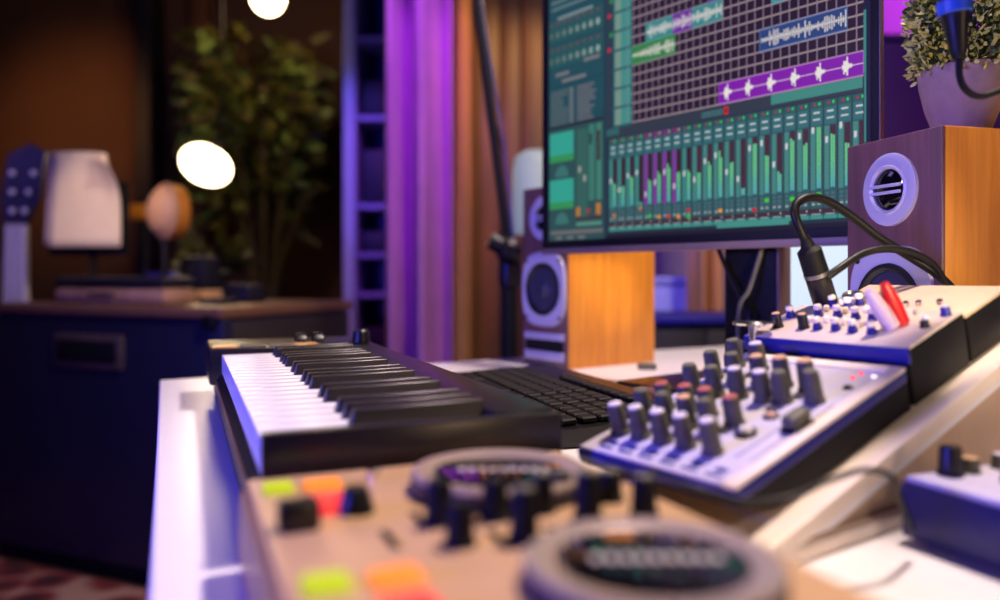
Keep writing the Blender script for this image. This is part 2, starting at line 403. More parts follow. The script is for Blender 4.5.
for k in range(3):
    for sx in (-1, 1):
        z = 1.15+k*.07; xx = sx*(.022+.008*k)+.02+k*.008
        MB().lathe([(.006, 0), (.011, .004), (.011, .012), (.007, .016)], 12, mx=Matrix.Translation((xx, -.07, z)) @ Matrix.Rotation(R(90), 4, 'X')).build('tuning_peg', M['capwhite'], hs)  # glint of the pegs put into the pale colour
b = MB()
for k in range(6): b.tube([(-.026+k*.0105, -.074, .45), (-.03+k*.012, -.074, 1.12)], .0012, 5)
b.build('strings', M['chrome'], t)
# tuner buttons right of the headstock, their glints put into pale colour
for k, (px, py) in enumerate([(73, 169), (64, 184), (60, 205)]):
    o = MB().lathe([(.004, 0), (.012, .004), (.013, .012), (.007, .02)], 14, mx=Matrix.Rotation(R(90), 4, 'X')).build('tuner_button', M['capwhite'], t)
    p = W(px, py, 2.86)-Vector((x, y, 0)); o.location = Matrix.Rotation(-R(4), 4, 'Z') @ p
# drum on a low stand on the cabinet
x, y = on(173, 2.7); zc = HC+(275-212)/775*2.7-CT
t = thing('hand_drum', 'round pale drum head facing the room, standing on the cabinet', 'drum', (x, y, CT), R(-44))
mx = Matrix.Translation((0, 0, zc)) @ Matrix.Rotation(R(90), 4, 'X')
MB().lathe([(.078, -.03), (.092, -.02), (.096, .02), (.090, .03)], 32, mx=mx).build('shell', M['oak'], t)
MB().lathe([(.089, .030), (.080, .052), (.060, .068), (.03, .078), (.01, .081)], 32, mx=mx).build('drum_skin', M['skin'], t)
MB().ring([(.088, .024), (.098, .024), (.098, .034), (.088, .034)], 32, mx=mx).build('hoop', M['skin'], t)
b = MB(); b.tube([(0, -.03, .01), (0, -.03, zc-.09)], .012); b.lathe([(.06, 0), (.06, .012), (.02, .02)], 24, mx=Matrix.Translation((0, -.03, 0)))
b.build('stand', M['darksteel'], t)
x, y = on(142, 3.3)
t = thing('wall_bracket_shelf', 'short wooden ledge lit orange, left of the round drum', 'shelf', (x, y, 0))
MB().box(-.06, .09, -.03, .05, HC+.235, HC+.30, .006).build('ledge', M['oak'], t)
MB().tube([(0.01, .01, .012), (0.01, .01, HC+.235)], .012).build('post', M['darksteel'], t)

# ------------------------------------------------------------------ background plant & lamps
def leafmesh(b, p, d, ln, wd, mi=0, up=None):
    d = d.normalized(); sd = d.cross(up or Vector((random.uniform(-1, 1), random.uniform(-1, 1), random.uniform(-.2, 1))))
    sd = sd.normalized() if sd.length > 1e-3 else Vector((1, 0, 0)); n = d.cross(sd)
    q = [p, p+d*ln*.35+sd*wd*.5+n*wd*.08, p+d*ln*.75+sd*wd*.36, p+d*ln, p+d*ln*.75-sd*wd*.36, p+d*ln*.35-sd*wd*.5+n*wd*.08]
    b.raw(q, [(0, 1, 2, 3), (0, 3, 4, 5)], mi)
x, y = on(266, 4.95)
t = thing('potted_tree', 'large leafy houseplant in the dark corner behind the cabinet', 'plant', (x, y, 0))
MB().lathe([(.14, 0), (.19, .04), (.22, .34), (.20, .36), (.18, .3)], 28).build('pot', M['darkitem'], t)
b = MB()
for k in range(9):
    a = k*.7; b.tube(spline([(0, 0, .3), (.1*math.cos(a), .1*math.sin(a), 1.0), (.3*math.cos(a), .25*math.sin(a), 1.5+.08*k)], 5), [.014]*11)
b.build('stems', M['stem'], t)
b = MB()
for k in range(1100):
    r = random.random()**.5; a = random.uniform(0, 6.28); z = random.gauss(1.86, .28)
    if z > 2.5 or z < .7: continue
    p = Vector((.38*r*math.cos(a)-.08, .4*r*math.sin(a), z))
    leafmesh(b, p, Vector((math.cos(a), math.sin(a), random.uniform(-.9, .5))), random.uniform(.09, .19), random.uniform(.035, .07), random.choice((0, 0, 1)))
b.build('foliage', [M['leafb'], M['leafd']], t, smooth=False)
def lamp(px, py, D, r, label, tilt, name, zs=1):
    p = W(px, py, D); t = thing(name, label, 'lamp', p)
    mx = Matrix.Rotation(R(tilt), 4, 'Y')
    MB().lathe([(r*math.sin(a_), -r*zs*math.cos(a_)) for a_ in [.15+k_*.2 for k_ in range(15)]], 32, mx=mx).build('globe', M['glasslit'], t)
    MB().lathe([(r*.22, r*zs*.97), (r*.24, r*1.05), (r*.14, r*1.3), (r*.06, r*1.4)], 20, mx=mx).build('cap', M['blackmatte'], t)
    e = mx @ Vector((0, 0, r*1.35)); MB().tube([e, (e.x, e.y, 3.295-p.z)], .006, 8).build('cord', M['cable'], t)
    return p
p1 = lamp(268, -2, 4.2, .088, 'small glowing pendant globe cut by the top edge of the photo', 0, 'pendant_lamp')
p2 = lamp(206, 165, 3.9, .125, 'larger glowing oval pendant globe above the pale drum', 28, 'pendant_lamp', .76)
point('lamp_glow_high', p1+Vector((0, .1, -.13)), 10, (1, .62, .28), .08)
point('lamp_glow_low', p2+Vector((.0, -.28, -.05)), 2, (1, .62, .28), .08)
# small bright-leaved plant right under the oval lamp
x, y = on(215, 3.3)
t = thing('small_plant', 'small yellow-green leafy plant below the oval pendant globe', 'plant', (x, y, 0))
MB().lathe([(.06, 0), (.09, .05), (.05, .2), (.05, .9), (.07, .92), (.05, .93)], 20).build('plant_stand', M['darkitem'], t)
b = MB()
for k in range(70):
    a = random.uniform(0, 6.28); d = Vector((math.cos(a), math.sin(a), random.uniform(.1, 1.3)))
    leafmesh(b, Vector((0, 0, .93))+d*random.uniform(.02, .12), d, random.uniform(.06, .12), .045)
b.build('foliage', M['leafb'], t, smooth=False)

# ------------------------------------------------------------------ things behind the monitor
x, y = on(817, 2.0)
t = thing('light_panel', 'glowing white light panel seen between monitor stand and right speaker', 'lamp', (x, y, 0))
MB().box(-.085, .16, 0, .03, .78, 1.06, .006).build('housing', M['blackmatte'], t)
MB().box(-.08, .155, -.006, .001, .785, 1.055, .003).build('diffuser', M['lightpanel'], t)
b = MB(); b.tube([(.03, .015, .02), (.03, .015, .79)], .012); b.lathe([(.14, 0), (.14, .015), (.02, .03)], 28, mx=Matrix.Translation((.03, .015, 0)))
b.build('stand', M['darksteel'], t)
x, y = on(536, 2.05)
t = thing('table_lamp', 'pale blue glowing lamp behind the left speaker', 'lamp', (x, y, 0))
MB().lathe([(.055, 1.02), (.062, 1.035), (.062, 1.19), (.054, 1.225), (.03, 1.24)], 28).build('lamp_shade', M['frost'], t)
MB().lathe([(.13, 0), (.13, .015), (.015, .03), (.013, 1.01), (.03, 1.025)], 24).build('pole', M['darksteel'], t)
# dark cupboards behind the desk
t = thing('low_cupboard', 'dark navy low cupboard behind the desk between speaker and monitor stand', 'cupboard', (.36, 2.0, 0), 0)
MB().box(0, .34, 0, .2, 0, .785, .01).build('body', M['darkitem'], t)
MB().box(.01, .165, -.012, .0, .05, .77, .004).build('door', M['darkitem'], t)
MB().box(.17, .33, -.012, .0, .05, .77, .004).build('door', M['darkitem'], t)
MB().box(-.01, .35, -.02, .2, .786, .81, .005).build('top_panel', M['navy'], t)
t = thing('blue_storage_chest', 'blue-lit chest on the wall side seen under the monitor', 'chest', (.44, 2.55, 0), 0)
MB().box(0, .25, 0, .3, 0, .88, .01).build('body', M['shelfm'], t)
MB().box(-.01, .26, -.01, .3, .882, .905, .006).build('lid', M['shelfm'], t)
t = thing('tall_cupboard', 'tall dark purple-lit cupboard behind the plant pot', 'cupboard', (1.02, 2.55, 0), 0)
MB().box(0, 1.2, 0, .5, 0, HC+.79-.02, .01).build('body', M['purpledark'], t)
for k in (0, 1): 
    d = MB().box(.02+.58*k, .58+.58*k, -.016, 0, .06, HC+.74, .006).build('door', M['purpledark'], t)
    MB().tube([(.55+.06*k, -.03, .9), (.55+.06*k, -.03, 1.1)], .006).build('handle', M['steel'], d)
MB().box(-.01, 1.22, -.02, .5, HC+.771, HC+.79, .005).build('top_panel', M['purpledark'], t)

# ------------------------------------------------------------------ boom mic stand behind the desk
x, y = on(509, 1.78)
t = thing('microphone_boom_stand', 'black boom stand rising left of the left speaker', 'stand', (x, y, 0))
zc = HC+(275-252)/775*1.78
MB().tube([(0, 0, .2), (0, 0, zc-.03)], [.02, .02]).build('pole', M['blackmatte'], t)
b = MB()
for a in (30, 150, 270): b.tube([(0, 0, .3), (.3*math.cos(R(a)), .22*math.sin(R(a)), .014)], .01)
b.build('tripod_legs', M['blackmatte'], t)
b = MB(); b.lathe([(.018, -.03), (.03, -.02), (.03, .02), (.016, .03)], 20, mx=Matrix.Translation((0, -.01, zc)) @ Matrix.Rotation(R(90), 4, 'X'))
b.lathe([(.014, 0), (.022, .01), (.022, .035), (.012, .04)], 16, mx=Matrix.Translation((-.01, -.02, zc+.01)) @ Matrix.Rotation(R(-60), 4, 'Y'))
b.lathe([(.022, -.07), (.026, -.05), (.024, .0)], 20, mx=Matrix.Translation((0, 0, zc-.01)))
b.build('clamp', M['darksteel'], t)
tp = W(474, -20, 1.78)-Vector((x, y, 0)); dr = (tp-Vector((0, 0, zc))).normalized()
MB().tube([Vector((0, 0, zc))-dr*.05, Vector((0, 0, zc))+dr*.95], .0115).build('boom_arm', M['blackmatte'], t)
MB().tube(spline([Vector((.014, -.01, zc))+dr*.03, Vector((.02, -.01, zc))+dr*.25, Vector((.012, -.01, zc))+dr*.5, Vector((.014, -.01, zc))+dr*.9], 5), .0035).build('cable', M['steel'], t)

# ------------------------------------------------------------------ desk
da = R(23.35)
desk = thing('desk', 'white desk carrying the music equipment', 'desk', (-.525, 1.196, 0), da)
# local x = across the desk (away from the player), y = along it
poly = [(0, 0), (0, -1.75), (1.25, -1.75), (1.25, .12), (.6, .07)]
b = MB(); b.prism(poly, DZ-.032, DZ); o = b.build('tabletop', M['white_desk'], desk, smooth=False)
md = o.modifiers.new('bevel', 'BEVEL'); md.width = .003; md.segments = 2
for (lx, ly) in ((.08, -.09), (.08, -1.65), (1.17, -1.65), (1.17, -.05)):
    MB().box(lx-.025, lx+.025, ly-.025, ly+.025, 0, DZ-.032, .004).build('leg', M['white_desk'], desk)

# ------------------------------------------------------------------ piano keyboard
KX, KY = -.135, .44; ka = R(22.1)
kb = thing('piano_keyboard', 'black electronic piano keyboard with thirty-seven keys on the desk', 'keyboard', (KX, KY, DZ), ka)
KT = .070; PIT = .0243; KL = 21*PIT; Y0 = .012
YE = Y0+KL+.004            # start of far control panel
YF = YE+.150
b = MB()
prof = [(-.004, .004), (-.006, .032), (-.003, .040), (.0, .045), (.188, .045), (.190, .03), (.190, .004)]
b.prism(prof, -.001, YF, mx=Matrix(((1, 0, 0, 0), (0, 0, 1, 0), (0, 1, 0, 0), (0, 0, 0, 1))))
b.build('bottom_case', M['black'], kb)
MB().box(.0, .190, 0, Y0-.001, .040, KT+.001, .0015).build('end_cheek', M['blacksatin'], kb)
MB().box(.146, .190, Y0, YE, .043, KT+.003, .003).build('top_case', M['blacksatin'], kb)
MB().box(-.014, .190, YE, YF, .03, KT+.003, .003).build('control_panel', M['blacksatin'], kb)
MB().tube([(-.006, .0, .034), (-.006, YE, .034)], .0013, 8).build('front_highlight_strip', M['djgold'], kb)  # gold highlight along the rail, put in as a coloured strip
bb = {1, 2, 4, 5, 6, 8, 9, 11, 12, 13, 15, 16, 18, 19, 20}
for i in range(21):
    y1 = Y0+(21-i)*PIT; y0 = y1-PIT
    MB().box(0, .146, y0+.0005, y1-.0005, KT-.025, KT-.003, .0012).build('white_key', M['whitekey'], kb)
for i in sorted(bb):
    yc = Y0+(21-i)*PIT-.003; w = .0055
    vs = [(.055, yc-w, KT-.005), (.146, yc-w, KT-.005), (.146, yc+w, KT-.005), (.055, yc+w, KT-.005),
          (.0585, yc-w*.8, KT+.0070), (.146, yc-w*.8, KT+.009), (.146, yc+w*.8, KT+.009), (.0585, yc+w*.8, KT+.0070)]
    o = MB().raw(vs, [(0, 1, 2, 3), (4, 7, 6, 5), (0, 4, 5, 1), (1, 5, 6, 2), (2, 6, 7, 3), (3, 7, 4, 0)]).build('black_key', M['blackkey'], kb)
    md = o.modifiers.new('bevel', 'BEVEL'); md.width = .0012; md.segments = 2
# far control panel: pads, small wheels, knob
for k in range(4):
    MB().box(-.010+.033*k, .019+.033*k, YE+.012, YE+.05, KT+.002, KT+.0045, .001).build('pad', M['djgold'] if k in (0, 3) else M['rubber'], kb)  # gold reflection put into the colour of the outer pads
for k in range(2):
    MB().lathe([(.014, -.006), (.015, 0), (.014, .006)], 24, mx=Matrix.Translation((.10+.022*k, YE+.06, KT+.002)) @ Matrix.Rotation(R(90), 4, 'Y')).build('wheel', M['black'], kb)
MB().lathe([(.009, 0), (.0115, .002), (.0105, .016), (.009, .018)], 24, mx=Matrix.Translation((.172, YE+.02, KT+.003)), mi=0).build('knob', M['black'], kb)
MB().box(.155, .170, .02, .05, .0, .006).build('foot', M['blackmatte'], kb); MB().box(.155, .170, .6, .63, .0, .006).build('foot', M['blackmatte'], kb)
MB().box(.0, .015, .02, .05, .0, .006).build('foot', M['blackmatte'], kb); MB().box(.0, .015, .6, .63, .0, .006).build('foot', M['blackmatte'], kb)

# ------------------------------------------------------------------ computer keyboard
ck = thing('computer_keyboard', 'black computer keyboard between piano keyboard and mixer', 'computer keyboard', (.052, .716, DZ), R(18))
# local x across rows, y along; near end at y=0
b = MB(); b.prism([(0, .002), (0, .014), (.006, .018), (.17, .026), (.176, .022), (.176, .002)], 0, .44, mx=Matrix(((1, 0, 0, 0), (0, 0, 1, 0), (0, 1, 0, 0), (0, 0, 0, 1))))
b.build('case', M['black'], ck)
for x in (.02, .15):
    MB().box(x, x+.01, .02, .05, 0, .003).build('foot', M['blackmatte'], ck); MB().box(x, x+.01, .38, .41, 0, .003).build('foot', M['blackmatte'], ck)
rows = [.010, .031, .050, .069, .088, .116]
sl = math.atan(.008/.164)
cnt = 0
for ri, x in enumerate(rows):
    y = .012
    groups = [4, 3, 15] if ri < 5 else [3, 13]
    pitches = []
    if ri == 5: segs = [(3, .0188), (0, 0), (12, .0195)]
    else: segs = [(4, .0188), (3, .0188), (12, .0195)]
    if ri == 0: segs = [(3, .025), (3, .0188), (1, .038), (1, .1), (2, .03)]
    for n, p in segs:
        for k in range(n):
            if y+p > .432 or cnt >= 99: continue
            mx = Matrix.Translation((x, y, .0185+x*.0488)) @ Matrix.Rotation(-sl, 4, 'Y')
            MB().box(.0006, .0172, .0006, p-.0012, 0, .0062, .0015, mx=mx, seg=1).build('key', M['blackmatte'], ck)
            y += p; cnt += 1
        y += .008

# ------------------------------------------------------------------ dj controller
dj = thing('dj_controller', 'two-deck disc jockey controller with jog wheels in the foreground', 'dj controller', (0, 0, DZ), R(22.4))
XA, XB, YA, YB = .029, .226, .10, .447; DT = .050
MB().box(XA, XB, YA, YB, .004, DT-.003, .006).build('case', M['djgold'], dj)
MB().box(XA+.004, XB-.003, YA+.003, YB-.003, DT-.004, DT, .0015).build('faceplate', M['djplate'], dj)
for x in (XA+.02, XB-.03):
    for y in (YA+.02, YB-.04): MB().box(x, x+.012, y, y+.012, 0, .006).build('foot', M['blackmatte'], dj)
def djl(px, py, h):
    D = (HC-DZ-h)*775/(py-275); X = (px-500)/775*D; c, s = math.cos(R(22.4)), math.sin(R(22.4))
    return (X*c+D*s, -X*s+D*c)
for jx, jy in ((.1555, .377), (.1575, .238)):
    T = Matrix.Translation((jx, jy, DT))
    j = MB().lathe([(.045, 0), (.047, .002), (.047, .007), (.0455, .0082)], 64, mx=T).build('jog_wheel', M['jogside'], dj)
    MB().ring([(.0345, .0080), (.0462, .0080), (.0466, .0092), (.0450, .0106), (.0365, .0102), (.0345, .0092)], 64, mx=T).build('jog_rim', M['jogtop'], j)
    MB().lathe([(.0350, .0078), (.0350, .0092), (.0335, .0097)], 64, mx=T).build('jog_disc', M['jogblack'], j)
    b = MB()
    for k in range(9):
        a = -60+k*15
        b.box(-.022+k*.0055, -.0185+k*.0055, -.003, .003, .0097, .0100, mx=T @ Matrix.Rotation(R(-22.4), 4, 'Z'))
    b.build('jog_marking', M['legend'], j)
def pad(px0, px1, py0, py1, m, name, h=.004):
    a = djl((px0+px1)/2, (py0+py1)/2, DT+h); D = (HC-DZ-DT)*775/((py0+py1)/2-275)
    w = (px1-px0)/775*D*.88; b = djl((px0+px1)/2, py0, DT+h); l = abs(b[1]-a[1])*2*.62
    return MB().box(a[0]-w/2, a[0]+w/2, a[1]-l/2, a[1]+l/2, DT-.001, DT+h, .0015).build(name, m, dj)
pad(262, 294, 478, 489, M['padgreen'], 'button')
pad(303, 342, 475, 485, M['padorange'], 'pad'); pad(310, 350, 487, 511, M['padred'], 'pad')
pad(300, 352, 565, 590, M['padgreen'], 'button')
pad(368, 424, 559, 582, M['padorange'], 'pad'); pad(378, 444, 584, 622, M['padred'], 'pad')
a = djl(299, 528, DT); MB().box(a[0]-.009, a[0]+.009, a[1]-.007, a[1]+.007, DT-.001, DT+.013, .003).build('fader_cap', M['black'], dj)
a = djl(356, 512, DT); MB().lathe([(.009, 0), (.008, .004), (.006, .011), (.005, .012)], 20, mx=Matrix.Translation((a[0], a[1], DT))).build('knob', M['black'], dj)
a = djl(374, 477, DT); MB().lathe([(.004, 0), (.004, .004), (.003, .005)], 16, mx=Matrix.Translation((a[0], a[1], DT))).build('knob', M['chrome'], dj)
def knob(parent, x, y, z, r, h, m1, m2, name='knob', mark=True):
    T = Matrix.Translation((x, y, z))
    k = MB().lathe([(r*1.15, 0), (r*1.15, h*.1), (r, h*.16), (r*.92, h*.9), (r*.8, h)], 20, mx=T).build(name, m1, parent)
    if m2: MB().lathe([(r*.78, h*.99), (r*.74, h*1.04), (r*.4, h*1.06)], 20, mx=T).build('knob_cap', m2, k)
    return k
# mixer knobs between the decks (base pixels)
for px, py, hh in [(439, 524, .020), (460, 545, .018), (524, 541, .022), (495, 519, .018), (541, 512, .018), (588, 521, .022), (644, 516, .018), (690, 514, .016), (610, 500, .014), (560, 500, .014)]:
    a = djl(px, py, DT)
    if a[0] < XB-.01: knob(dj, a[0], a[1], DT, .0062, hh, M['blackmatte'], M['rubber'] if px > 500 else None)
b = MB()
for px, py in [(420, 520), (500, 540), (560, 535), (390, 540)]:
    a = djl(px, py, DT); MB().box(a[0]-.002, a[0]+.002, a[1]-.012, a[1]+.012, DT, DT+.0005).build('fader_slot', M['blackmatte'], dj)

# ------------------------------------------------------------------ mixer frame (tilted)
ma, mt = R(35.6), R(16)
P0 = Vector((.1297, .428, HC-.1188))
ex = Vector((math.cos(ma)*math.cos(mt), math.sin(ma)*math.cos(mt), math.sin(mt)))
uy = Vector((-math.sin(ma), math.cos(ma), 0)); nz = ex.cross(uy)
MXF = Matrix(((ex.x, uy.x, nz.x, P0.x), (ex.y, uy.y, nz.y, P0.y), (ex.z, uy.z, nz.z, P0.z), (0, 0, 0, 1)))
MXI = MXF.inverted()
def ml(px, py, h):
    o = Vector((0, 0, HC)); d = W(px, py, 1)-o
    oo = MXI @ o; dd = MXI.to_3x3() @ d; tt = (h-oo.z)/dd.z; q = oo+dd*tt; return q.x, q.y
SW = Matrix(((1, 0, 0, 0), (0, 0, 1, 0), (0, 1, 0, 0), (0, 0, 0, 1)))
mixer = thing('audio_mixer', 'small audio mixer with tall grey knobs tilted toward the player', 'audio mixer', mx=MXF)
MW, ML_ = .131, .193
b = MB(); b.prism([(0, -.001), (-.001, -.009), (.004, -.014), (.035, -.027), (.06, -.0295), (ML_, -.0295), (ML_, -.001)], 0, MW, mx=SW)
o = b.build('case', M['blackmatte'], mixer, smooth=False); md = o.modifiers.new('bevel', 'BEVEL'); md.width = .0012; md.segments = 2
MB().box(-.001, ML_, -.0005, MW+.0005, -.009, -.0005, .0015).build('case_rim', M['navy'], mixer)  # black front lip, blue light on it put into the navy colour
MB().box(.001, ML_-.001, .001, MW-.001, -.001, .001, .0008).build('panel', M['panel'], mixer)
b = MB(); b.box(.0, ML_, -.0006, .009, -.0008, .0022, .001); b.box(ML_-.012, ML_, .009, MW, -.0008, .0022, .001)
b.build('panel_trim', M['cream'], mixer)
grid = []
kn = [(621, 433, 'w'), (641, 437, 'w'), (663, 442, 'w'), (686, 447, 'w'), (713, 453, 'w'),
      (646, 419, 'k'), (667, 423, 'k'), (689, 427, 't'), (710, 431, 'k'),
      (666, 408, 'r'), (689, 411, 'r'), (709, 415, 'r'), (735, 424, 'r'),
      (694, 392, 'k'), (716, 395, 'k'), (739, 397, 'w'), (764, 401, 'w'),
      (715, 378, 'k'), (736, 381, 'k'), (761, 384, 't'),
      (737, 366, 'k'), (760, 370, 'w'), (784, 386, 't'), (809, 390, 't'), (783, 402, 'k'), (815, 402, 'k')]
for px, py, c in kn:
    x, y = ml(px, py, .001)
    if not (0 < x < ML_): continue
    knob(mixer, x, y, .001, .0062, .0215 if c != 'r' else .019, M['rubber'], {'w': M['capwhite'], 'k': M['rubber'], 't': M['captan'], 'r': M['capred']}[c])
for px, py, r, h, m in [(746, 434, .006, .006, 'capwhite'), (771, 417, .0045, .004, 'captan'), (795, 352, .0035, .003, 'capwhite'), (848, 388, .003, .003, 'black')]:
    x, y = ml(px, py, .001); MB().cyl(x, y, .0005, h*.5, r*1.2, seg=18).build('button', M['black'], mixer)
    MB().cyl(x, y, h*.5, h, r*.8, r*.6, seg=18, bev=.0005).build('button', M[m], mixer)
x, y = ml(798, 428, .001)
b = MB(); b.box(x-.011, x+.011, y-.0065, y+.0065, 0, .004, .002); b.box(x-.010, x+.010, y-.0055, y+.0055, .004, .012, .003, 1)
b.build('rocker_knob', [M['black'], M['rubber']], mixer)
for px, py, m in [(861, 374, 'ledred'), (853, 378, 'ledred'), (874, 377, 'ledwhite')]:
    x, y = ml(px, py, .001); MB().cyl(x, y, .0005, .002, .0018, seg=14, bev=.0004).build('indicator_light', M[m], mixer)
b = MB()
for i in range(5):
    px = [(560+i*0), ][0]
for j in range(6):
    yy = .02+j*.018
    b.box(.012, .017, yy-.004, yy+.004, .0010, .00125); b.box(.006, .009, yy-.006, yy+.006, .0010, .00125)
b.box(.03, .12, .0105, .0112, .001, .00125); b.box(.03, .12, .022, .0227, .001, .00125)
b.build('printed_legend', M['navy'], mixer)

# second mixer, upper step
mx2 = thing('compact_mixer', 'smaller mixer with rows of shiny knobs and blue-lit front on upper step', 'audio mixer', mx=MXF)
A0, A1, H2, W2 = .199, .286, .0138, .136
MB().box(A0, A1, 0, W2, -.0295, H2-.002, .0015).build('case', M['blackmatte'], mx2)
MB().box(A0-.0008, A0+.003, -.0005, W2, .0015, H2-.0005, .001).build('front_plate', M['navy'], mx2)  # blue light on the front put into the navy colour
MB().box(A0+.0005, A1, .0005, W2, H2-.003, H2, .001).build('panel', M['dimcream'], mx2)
for px, py, r, h in [(778, 327, .0042, .012), (804, 328, .0042, .012)]:
    x, y = ml(px, py, H2); knob(mx2, x, y, H2, r, h, M['black'], M['captan'])
for px, py in [(818, 329), (836, 330), (853, 332), (872, 334), (819, 316), (838, 317), (856, 319), (873, 320), (833, 306), (860, 305), (848, 309), (791, 317)]:
    x, y = ml(px, py, H2)
    k = MB().lathe([(.0038, 0), (.0038, .003), (.0030, .0035), (.0028, .006)], 18, mx=Matrix.Translation((x, y, H2))).build('knob', M['navy'], mx2)
    MB().lathe([(.0028, .006), (.0034, .0068), (.0035, .0088), (.0028, .0100), (.0010, .0104)], 18, mx=Matrix.Translation((x, y, H2))).build('knob_cap', M['capglint'], k)
for px, py in [(827, 322), (845, 324), (863, 326), (881, 314), (846, 313), (827, 311), (867, 312), (810, 322), (841, 304), (853, 303), (870, 305)]:
    x, y = ml(px, py, H2); MB().lathe([(.0026, 0), (.0026, .004), (.0014, .0052)], 14, mx=Matrix.Translation((x, y, H2))).build('button', M['capglint'], mx2)
for px, py, m in [(906, 306, 'ledwhite'), (919, 305, 'chrome'), (940, 304, 'chrome'), (917, 314, 'silverplastic'), (926, 321, 'capwhite')]:
    x, y = ml(px, py, H2); MB().lathe([(.0026, 0), (.0026, .003), (.0016, .0042)], 14, mx=Matrix.Translation((x, y, H2))).build('button', M['chrome'] if m == 'ledwhite' else M[m], mx2)
x, y = ml(946, 315, H2); knob(mx2, x, y, H2, .0036, .007, M['navy'], M['capwhite'])
x, y = ml(925, 327, H2); knob(mx2, x, y, H2, .0034, .005, M['black'], None)
x, y = ml(853, 298, H2)
s = MB().lathe([(.009, 0), (.009, .003), (.0075, .005), (.0065, .005), (.006, .002)], 28, mx=Matrix.Translation((x, y, H2))).build('input_socket', M['steel'], mx2)
# third, beige unit at the back of the stack
t3 = thing('effects_unit', 'pale flat effects unit behind the compact mixer on the rack', 'effects unit', mx=MXF)
MB().box(.290, .37, 0, .12, -.0295, .006, .002).build('case', M['blackmatte'], t3)
MB().box(.291, .369, .001, .119, .005, .0085, .0012).build('panel', M['beige'], t3)

# wedge stand in mixer frame + world-flat base
wst = thing('wedge_stand', 'white wooden wedge stand holding the tilted mixers', 'stand', (P0.x, P0.y, DZ), ma)
zo = P0.z-DZ
ct, st = math.cos(mt), math.sin(mt)
def wz(x, z): return (x*ct-z*st, zo+x*st+z*ct)
# plank polygons in (x,z) world-plane of stand
def wprism(pts, y0, y1): return MB().prism(pts, y0, y1, mx=SW)
q = [wz(-.012, -.0300), wz(.385, -.0300), wz(.385, -.0405), wz(.012, -.0405)]
o = wprism([(-.004, .0015), wz(.0, -.0300), wz(.385, -.0300), wz(.385, -.042), wz(.03, -.0418)], -.018, .150).build('top_board', M['cream'], wst, smooth=False)
md = o.modifiers.new('bevel', 'BEVEL'); md.width = .0012; md.segments = 2
wprism([wz(.03, -.042), wz(.385, -.042), wz(.385, -.050), wz(.06, -.050)], -.014, .146).build('under_rail', M['white_desk'], wst, smooth=False)
wprism([(.03, .009), wz(.06, -.0495), wz(.375, -.0495), (.355, .009)], -.010, -.002).build('side_board', M['beige'], wst, smooth=False)
wprism([(.03, .009), wz(.06, -.0495), wz(.375, -.0495), (.355, .009)], .132, .140).build('side_board', M['beige'], wst, smooth=False)
MB().box(.006, .370, -.018, .150, 0.0002, .0092, .001).build('base_board', M['cream'], wst)

# navy device on desk at right
dv = thing('control_box', 'dark blue metal controller box at the lower right edge', 'controller', (.2445, .473, DZ), R(22.4))
MB().box(0, .22, -.34, 0, .003, .037, .002).build('case', M['navydark'], dv)
MB().box(.002, .218, -.338, -.002, .036, .040, .001).build('faceplate', M['panel'], dv)
for x in (.01, .2):
    for y in (-.33, -.02): MB().box(x, x+.01, y, y+.01, 0, .004).build('foot', M['blackmatte'], dv)
knob(dv, .0275, -.012, .040, .0068, .018, M['black'], None)
for i in range(3):
    for j in range(7): 
        knob(dv, .045+.028*i, -.012-.026*j, .040, .0055, .009, M['rubber'], M['captan'] if (i+j) % 3 == 0 else M['capwhite'])
knob(dv, .070, .0-.05, .040, .008, .02, M['black'], None)

# ------------------------------------------------------------------ monitor
XR_, DR_ = .493*.86, .86; DL_ = DR_*1.511; XL_ = 43/775*DL_; MWD = math.hypot(XR_-XL_, DL_-DR_)
mang = math.atan2(DR_-DL_, XR_-XL_)
mon = thing('computer_monitor', 'large computer monitor showing green and purple audio tracks', 'monitor', (XL_, DL_, HC), mang)
ZB, ZT = .037, .475
MB().box(.03, MWD-.035, .005, .024, ZB+.01, ZT-.01, .006).build('back_shell', M['blackmatte'], mon)
b = MB(); b.box(0, .012, -.002, .004, ZB, ZT, .001); b.box(MWD-.0125, MWD-.002, -.002, .004, ZB, ZT, .001); b.box(.002, MWD-.003, .0020, .0055, ZB+.001, ZT-.001); b.box(0, MWD, -.002, .004, ZT-.012, ZT, .001); b.box(0, MWD, -.002, .004, ZB+.0005, .056, .001)
b.build('bezel', M['blackmatte'], mon)
MB().box(.0, MWD-.001, -.004, .006, ZB-.003, ZB+.007, .001).build('bottom_trim', M['greyplastic'], mon)
MB().box(MWD-.0022, MWD-.0002, -.003, .0055, ZB, ZT, .0008).build('side_trim', M['greyplastic'], mon)
# ---- screen image
sc_ = MB(); lay = [0]
def q2(x0, x1, z0, z1, c, ly=1):
    y = .0015-ly*.00012
    cc = L(*c)
    sc_.raw([(x0, y, z0), (x1, y, z0), (x1, y, z1), (x0, y, z1)], [(0, 1, 2, 3)], col=cc)
UX0, UX1 = .012, .5505
q2(UX0, UX1, .056, ZT-.012, (38, 46, 60), 0)
TEAL = (58, 128, 124); TE2 = (66, 138, 128); DK = (36, 44, 60)
